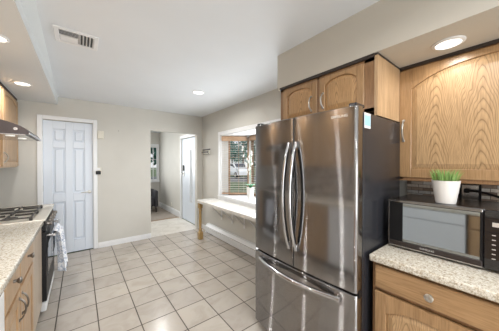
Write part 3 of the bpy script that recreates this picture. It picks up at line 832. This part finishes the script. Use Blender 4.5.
MB().box(XF, XF + .034, .422, 1.028, .705, .824, .006, 2).build('control_panel', M['white'], dw)
MB().box(XL + .02, XF - .06, .42, 1.03, 0, .10).build('toe_kick', M['black'], dw)
wu = thing('base_cabinet', 'narrow plain white base cabinet next to the white dishwasher', 'cabinet', (-.6, 1.23, 0))
MB().box(XL + .02, XF, 1.035, 1.43, .10, .826).build('carcass', M['white'], wu)
MB().box(XF, XF + .02, 1.04, 1.425, .11, .822, .006, 2).build('door', M['white'], wu)
MB().box(XL + .02, XF - .06, 1.035, 1.43, 0, .10).build('toe_kick', M['black'], wu)
tag(MB().box(XL + .012, XC, -1.2, 2.696, .832, .870, .007, 3).build('countertop', M['granite'], None, (-.62, .6, .832), True), 'long speckled granite worktop on the left in front of the range', 'countertop')
tag(MB().box(XL + .012, XC, 3.474, 3.76, .832, .870, .007, 3).build('countertop', M['granite'], None, (-.62, 3.5, .832), True), 'short granite worktop between the range and the six-panel door', 'countertop')

# range
RY0, RY1 = 2.702, 3.468
rg = thing('gas_range', 'gas range with black oven door and iron grates under the hood', 'range', (-.6, 3.08, 0))
MB().box(XL + .02, -.286, RY0, RY1, .03, .855).build('body', M['black'], rg)
for y in (RY0 + .06, RY1 - .06): MB().cyl((-.35, y, 0), (-.35, y, .03), .02, seg=10).build('foot', M['black'], rg)
MB().box(XL + .02, -.248, RY0, RY1, .857, .874, .004).build('cooktop', M['cooktop'], rg)
od = MB().box(-.285, -.243, RY0 + .001, RY1 - .003, .125, .762, .004).build('oven_door', M['black'], rg)
MB().box(-.244, -.241, RY0 + .10, RY1 - .10, .32, .62).build('oven_window', M['blackglass'], od)
b = MB().tube([(-.192, RY0 + .05 + (RY1 - RY0 - .10) * i / 8, .712) for i in range(9)], .011, 10)
for y in (RY0 + .07, RY1 - .07): b.cyl((-.243, y, .712), (-.192, y, .712), .009, seg=10)
b.build('oven_handle', M['steellight'], od, smooth=True)
MB().box(-.285, -.246, RY0 + .003, RY1 - .003, .035, .118, .005).build('storage_drawer', M['white'], rg)
pn = MB().prism([(-.285, RY0 + .001, .768), (-.243, RY0 + .001, .768), (-.250, RY0 + .001, .8565), (-.285, RY0 + .001, .8565)], (0, RY1 - RY0 - .004, 0)).build('control_panel', M['black'], rg)
for k in range(5):
    y = RY0 + .09 + k * (RY1 - RY0 - .18) / 4
    MB().lathe([(.024, 0), (.024, .005), (.020, .008), (.019, .030), (.015, .035), (0, .036)], (-.247, y, .818), 18, 'x').box(-.215, -.208, y - .004, y + .004, .802, .834).build('knob', M['pewter'], pn, smooth=True)
for k, (ya, yb_) in enumerate(((RY0 + .03, RY0 + .365), (RY0 + .40, RY1 - .06))):
    g = MB(); xa, xb = -.94, -.345
    for x in (xa, (xa + xb) / 2, xb): g.box(x - .007, x + .007, ya, yb_, .896, .908, .003)
    for y in (ya, yb_): g.box(xa, xb, y - .007, y + .007, .896, .908, .003)
    for cx in (xa + .155, xb - .155):
        cy = (ya + yb_) / 2
        for dx, dy in ((1, 0), (-1, 0), (0, 1), (0, -1)):
            g.box(min(cx + dx * .03, cx + dx * .15) - (.006 if dx == 0 else 0), max(cx + dx * .03, cx + dx * .15) + (.006 if dx == 0 else 0),
                  min(cy + dy * .03, cy + dy * .17) - (.006 if dy == 0 else 0), max(cy + dy * .03, cy + dy * .17) + (.006 if dy == 0 else 0), .897, .915, .002)
    for x in (xa, xb):
        for y in (ya, yb_): g.box(x - .011, x + .011, y - .011, y + .011, .874, .909, .003)
    g.build('grate', M['iron'], rg)
    for cx in (xa + .155, xb - .155):
        MB().lathe([(.052, 0), (.05, .010), (.036, .012), (.034, .016), (.028, .018), (0, .018)], (cx, (ya + yb_) / 2, .874), 20).build('burner', M['iron'], rg, smooth=True)
# towel over the oven handle
def towel(i, j):
    y = 2.80 + .32 * i + .012 * math.sin(9 * j + 3 * i)
    s = j * .78
    fold = .012 * math.sin(i * 15 + 1.5) + .007 * math.sin(i * 31)
    if s < .24: return (-.217 + fold * .25, y, .50 + s * .92)
    if s < .30: a = (s - .24) / .06 * math.pi; return (-.192 - .024 * math.cos(a), y, .722 + .020 * math.sin(a))
    q = (s - .30) / .48; return (-.164 + .024 * q + fold * (1 + q), y, .72 - q * .40)
b = MB().grid(towel, 36, 40); tw = b.build('dish_towel', M['towel'], None, (-.19, 2.95, .5), True)
sm = tw.modifiers.new('thickness', 'SOLIDIFY'); sm.thickness = .004
tag(tw, 'white dish towel with blue print hanging from the oven handle', 'towel')

# range hood
hd = thing('range_hood', 'stainless range hood with lit underside above the gas range', 'range hood', (-.7, 2.9, 1.66))
HY0, HY1 = 2.72, 3.46
prof = [(XL + .002, 1.640), (-.352, 1.640), (-.350, 1.655), (-.372, 1.690), (-.405, 1.712), (-.46, 1.735), (-.525, 1.755), (-.62, 1.768), (XL + .002, 1.768)]
MB().prism([(x, HY0, z) for x, z in prof], (0, HY1 - HY0, 0)).build('canopy', M['hoodsteel'], hd)
MB().box(XL + .03, -.375, HY0 + .02, HY1 - .02, 1.634, 1.6395).build('filter_panel', M['steellight'], hd)
MB().box(-.354, -.344, HY0 + .002, HY1 - .002, 1.641, 1.656, .002).build('front_lip', M['steellight'], hd)
MB().cyl((-.432, HY0 - .006, 1.682), (-.432, HY0, 1.682), .013, seg=20).build('control_dial', M['steellight'], hd)
for x, y in ((-.487, 2.86), (-.45, 3.12)): MB().cyl((x, y, 1.629), (x, y, 1.634), .03, seg=20).build('lamp_lens', M['hoodlens'], hd)

# wall cabinets left
XUL = -.672
def wall_unit(y0, y1, z0, label, nd, hside):
    t = thing('wall_cabinet', label, 'cabinet', (-.85, (y0 + y1) / 2, z0))
    MB().box(XL + .002, XUL - .014, y0, y1, z0, 2.240).build('carcass', M['oakdark'] if z0 < 1.5 and y0 > 3 else M['oak'], t)
    f = MB().box(XUL - .014, XUL, y0, y0 + .03, z0, 2.240).box(XUL - .014, XUL, y1 - .03, y1, z0, 2.240).box(XUL - .014, XUL, y0 + .03, y1 - .03, 2.205, 2.240).box(XUL - .014, XUL, y0 + .03, y1 - .03, z0, z0 + .025)
    f.build('face_frame', M['lightoak'], t)
    wd = (y1 - y0 - .04) / nd
    for k in range(nd):
        ya = y0 + .02 + wd * k + .003
        d_ = slab_door(t, 1, XUL + .018, ya, ya + wd - .006, z0 + .015, 2.212, .05, mat='lightoak', pmat='oak', st=.05, tr=.03)
        bow_pull(d_, 1, XUL + .018, ya + (.03 if (k + hside) % 2 else wd - .036), z0 + .06, z0 + .17, 'nickel', out=.03)
    MB().box(XL + .002, XUL + .008, y0, y1, 2.2405, 2.2612).build('scribe_moulding', M['trimdark'], t); return t
wall_unit(3.50, 4.30, 1.335, 'tall oak wall cabinet at the far end next to the six-panel door', 1, 1)
wall_unit(2.71, 3.49, 1.775, 'short oak wall cabinet above the range hood', 2, 0)
wall_unit(.35, 2.69, 1.335, 'long oak wall cabinet above the left worktop', 3, 0)

# ------------------------------------------------------------------ ceiling fittings
def lamp(name, loc, label, r=.075, power=None, group='recessed ceiling lamps'):
    t = thing('recessed_lamp', label, 'lamp', loc, group)
    x, y, z = loc
    MB().lathe([(r * 1.28, 0), (r * 1.28, -.004), (r * 1.05, -.010), (r, -.010), (r * .98, -.002), (r * .98, 0)], loc, 32).build('trim_ring', M['white'], t, smooth=True)
    MB().lathe([(r * .97, 0), (r * .97, -.004), (0, -.0055)], loc, 32).build('lens', M['lens'], t)
    d_ = bpy.data.lights.new('lamp_light', 'AREA'); d_.shape = 'DISK'; d_.size = r * 1.8; d_.energy = power or LAMP_W; d_.color = (1, .98, .95); d_.spread = math.radians(165)
    o = bpy.data.objects.new('lamp_light', d_); col.objects.link(o); o.parent = t; o.location = (0, 0, -.013)
    return t
l0 = lamp('', (1.318, 2.85, ZC - .0005), 'round recessed lamp in the main ceiling toward the bay window', .07)
lamp('', (1.672, .290, ZSR - .0005), 'round recessed lamp in the right soffit over the oak wall cabinet', .058, 1.6)
lamp('', (-.488, 3.42, ZSL - .0005), 'round recessed lamp in the left soffit near the six-panel door', .062, 6)
lamp('', (-.455, 2.28, ZSL - .0005), 'recessed lamp at the left frame edge in the left soffit', .055, 6)
lamp('', (-.455, 1.42, ZSL - .0005), 'recessed lamp in the left soffit nearest the camera', .055, 6)
lamp('', (.55, .15, ZC - .0005), 'added out-of-view recessed lamp brightening the kitchen aisle', .07)  # out of view, added to brighten the kitchen
lamp('', (.55, -1.2, ZC - .0005), 'added fill lamp in the unseen ceiling behind the kitchen aisle', .07)  # second unseen lamp, added as fill from behind the camera
lamp('', (1.4, 4.95, 2.3645), 'added recessed lamp brightening the hall before the front door', .06, 10)  # unseen lamp put in to light the hall
vt = thing('air_vent', 'white rectangular three-way air vent in the ceiling', 'vent', (-.01, 2.21, ZC))
vx0, vx1, vy0, vy1 = -.147, .128, 2.095, 2.345; zb = ZC - .012
b = MB().box(vx0, vx1, vy0, vy0 + .03, zb, ZC - .0005, .003).box(vx0, vx1, vy1 - .03, vy1, zb, ZC - .0005, .003).box(vx0, vx0 + .03, vy0 + .03, vy1 - .03, zb, ZC - .0005, .003).box(vx1 - .03, vx1, vy0 + .03, vy1 - .03, zb, ZC - .0005, .003)
b.build('frame', M['white'], vt)
MB().box(vx0 + .028, vx1 - .028, vy0 + .028, vy1 - .028, ZC - .003, ZC - .0008).build('backing', M['ventgrey'], vt)
def louvre(p, q, tilt_axis, ang):
    b = MB(); cx, cy = (p[0] + q[0]) / 2, (p[1] + q[1]) / 2
    lx, ly = abs(q[0] - p[0]) or .013, abs(q[1] - p[1]) or .013
    rot = Matrix.Rotation(ang, 3, tilt_axis); b.box(cx - lx / 2, cx + lx / 2, cy - ly / 2, cy + ly / 2, ZC - .0095, ZC - .0078, rot=rot); return b
b = MB()
for k in range(5):
    x = .008 + k * .0215; o = louvre((x, vy0 + .032), (x, vy1 - .032), 'Y', .95); o.bm.to_mesh(me_ := bpy.data.meshes.new('tmp')); b.bm.from_mesh(me_); bpy.data.meshes.remove(me_)
for k in range(4):
    y = vy0 + .045 + k * .020; o = louvre((vx0 + .032, y), (-.005, y), 'X', .5); o.bm.to_mesh(me_ := bpy.data.meshes.new('tmp')); b.bm.from_mesh(me_); bpy.data.meshes.remove(me_)
for k in range(4):
    y = vy0 + .140 + k * .020; o = louvre((vx0 + .032, y), (-.005, y), 'X', -.5); o.bm.to_mesh(me_ := bpy.data.meshes.new('tmp')); b.bm.from_mesh(me_); bpy.data.meshes.remove(me_)
b.box(-.004, .0, vy0 + .03, vy1 - .03, ZC - .011, ZC - .004).box(vx0 + .03, -.004, vy0 + .122, vy0 + .127, ZC - .011, ZC - .004)
b.build('louvres', M['white'], vt)

# ------------------------------------------------------------------ outdoors seen by the bay window
GZ = -.18
struct('ground', MB().box(-40, 60, -40, 90, GZ - .2, GZ - .06), M['lawn'])
F = Vector((math.sin(math.radians(37.95)), math.cos(math.radians(37.95)), 0)); Rt = Vector((F.y, -F.x, 0))
def at(u, dist): return F * dist + Rt * ((u - 249.5) / 218 * dist)
rc = at(240, 23); ang = math.radians(-45)
rd_ = Vector((.80, -.60, 0)); rn = Vector((.60, .80, 0))
def strip(c, hw, ln, z):
    p = [c - rd_ * ln - rn * hw, c + rd_ * ln - rn * hw, c + rd_ * ln + rn * hw, c - rd_ * ln + rn * hw]; return [(q.x, q.y, z) for q in p]
struct('ground_road', MB().prism(strip(rc, 3.6, 34, GZ - .062), (0, 0, .03)), M['road'])
# parked white car
def car(center, heading, label):
    t = thing('car', label, 'car', (center.x, center.y, GZ - .03)); t.rotation_euler = (0, 0, heading)
    o = ORG[t.name].copy(); ORG[t.name] = Vector((0, 0, 0))
    side = [(-2.2, .35), (-2.22, .80), (-2.05, 1.02), (-1.85, 1.08), (-1.55, 1.52), (-1.2, 1.62), (.35, 1.62), (1.05, 1.12), (2.0, .98), (2.22, .75), (2.22, .35)]
    b = MB(); rings = []
    for yy, k in ((-.88, .0), (-.80, 1), (.80, 1), (.88, .0)):
        rings.append([b.bm.verts.new((x, yy * (1 if z < 1.1 else .82), z if k else min(z, z - .02))) for x, z in side])
    for a_, c_ in zip(rings, rings[1:]):
        for q in range(len(side)): b.bm.faces.new((a_[q], a_[(q + 1) % len(side)], c_[(q + 1) % len(side)], c_[q]))
    b.bm.faces.new(rings[0]); b.bm.faces.new(rings[-1])
    b.build('body', M['carwhite'], t)
    for s in (-1, 1):
        g = MB().prism([(-1.72, s * .735, 1.12), (-1.45, s * .735, 1.50), (-.60, s * .735, 1.53), (-.60, s * .735, 1.12)], (0, s * .006, 0)).prism([(-.52, s * .735, 1.12), (-.52, s * .735, 1.53), (.32, s * .735, 1.53), (.88, s * .735, 1.14)], (0, s * .006, 0)); g.build('side_window', M['cardark'], t)
        for x in (-1.38, 1.38):
            wl_ = MB().lathe([(.20, -.1), (.33, -.1), (.34, -.06), (.34, .08), (.32, .1), (.20, .1)], (x, s * .82, .34), 24, 'y').build('wheel', M['tyre'], t)
            MB().lathe([(.20, s * .0), (.20, s * .105), (0, s * .11)], (x, s * .82, .34), 18, 'y').build('hubcap', M['nickel'], wl_)
    MB().prism([(1.0, -.62, 1.165), (1.0, .62, 1.165), (.40, .60, 1.59), (.40, -.60, 1.59)], (.03, 0, .02)).build('windscreen', M['cardark'], t)
    MB().prism([(-1.86, -.62, 1.10), (-1.86, .62, 1.10), (-1.57, .60, 1.50), (-1.57, -.60, 1.50)], (-.03, 0, .02)).build('rear_window', M['cardark'], t)
    ORG[t.name] = o; return t
car(at(237.5, 25), math.radians(52 + 180 + 28), 'white car parked on the street, seen through the bay window blind')
def tree(c, h, r, mat, label, n=900, trunk=.16):
    t = thing('tree', label, 'tree', (c.x, c.y, GZ - .06), 'trees beyond the street')
    MB().tube([(c.x, c.y, GZ - .06), (c.x + .1, c.y, h * .35), (c.x, c.y + .1, h * .75)], [trunk, trunk * .8, trunk * .4], 8).build('trunk', M['bark'], t)
    b = MB(); rr = random.Random(int(c.x * 100))
    cl = [(rr.uniform(-.6, .6), rr.uniform(-.6, .6), rr.uniform(-.8, .8)) for _ in range(9)]
    for k in range(n):
        q = cl[k % 9]; d_ = Vector((rr.gauss(0, 1), rr.gauss(0, 1), rr.gauss(0, 1))).normalized() * rr.uniform(.3, .55)
        p = Vector((c.x + (q[0] + d_.x) * r, c.y + (q[1] + d_.y) * r, h * .50 + (q[2] + d_.z) * h * .34))
        a = Vector((rr.gauss(0, 1), rr.gauss(0, 1), rr.gauss(0, 1))).normalized(); e = a.cross(d_).normalized(); s = rr.uniform(.16, .34)
        b.quad(p - a * s, p + e * s * .6, p + a * s, p - e * s * .6)
    b.build('foliage', mat, t, recalc=False); return t
tree(at(222, 32), 9.5, 2.6, M['foliage'], 'dark green tree beyond the street at the left of the window view')
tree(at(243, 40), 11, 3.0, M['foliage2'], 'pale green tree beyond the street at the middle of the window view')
tree(at(262, 31), 9, 2.4, M['foliage'], 'dark green tree beyond the street near the refrigerator edge')
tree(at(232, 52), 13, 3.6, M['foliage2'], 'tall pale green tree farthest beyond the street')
tree(at(146, 20), 7, 2.6, M['foliage'], 'dark tree outside the far window of the room beyond')
hs = thing('house', 'pale house with a grey roof across the street', 'house', tuple(at(285, 62)))
hc = at(285, 62)
MB().box(hc.x - 5, hc.x + 5, hc.y - 4, hc.y + 4, GZ - .06, 3.2).build('wall', M['siding'], hs)
MB().prism([(hc.x - 5.4, hc.y - 4.4, 3.2), (hc.x - 5.4, hc.y + 4.4, 3.2), (hc.x - 5.4, hc.y, 5.4)], (10.8, 0, 0)).build('roof', M['roofing'], hs)
for dx in (-3, 0, 3): MB().box(hc.x + dx - .6, hc.x + dx + .6, hc.y - 4.03, hc.y - 3.98, 1.0, 2.3).build('window', M['cardark'], hs)
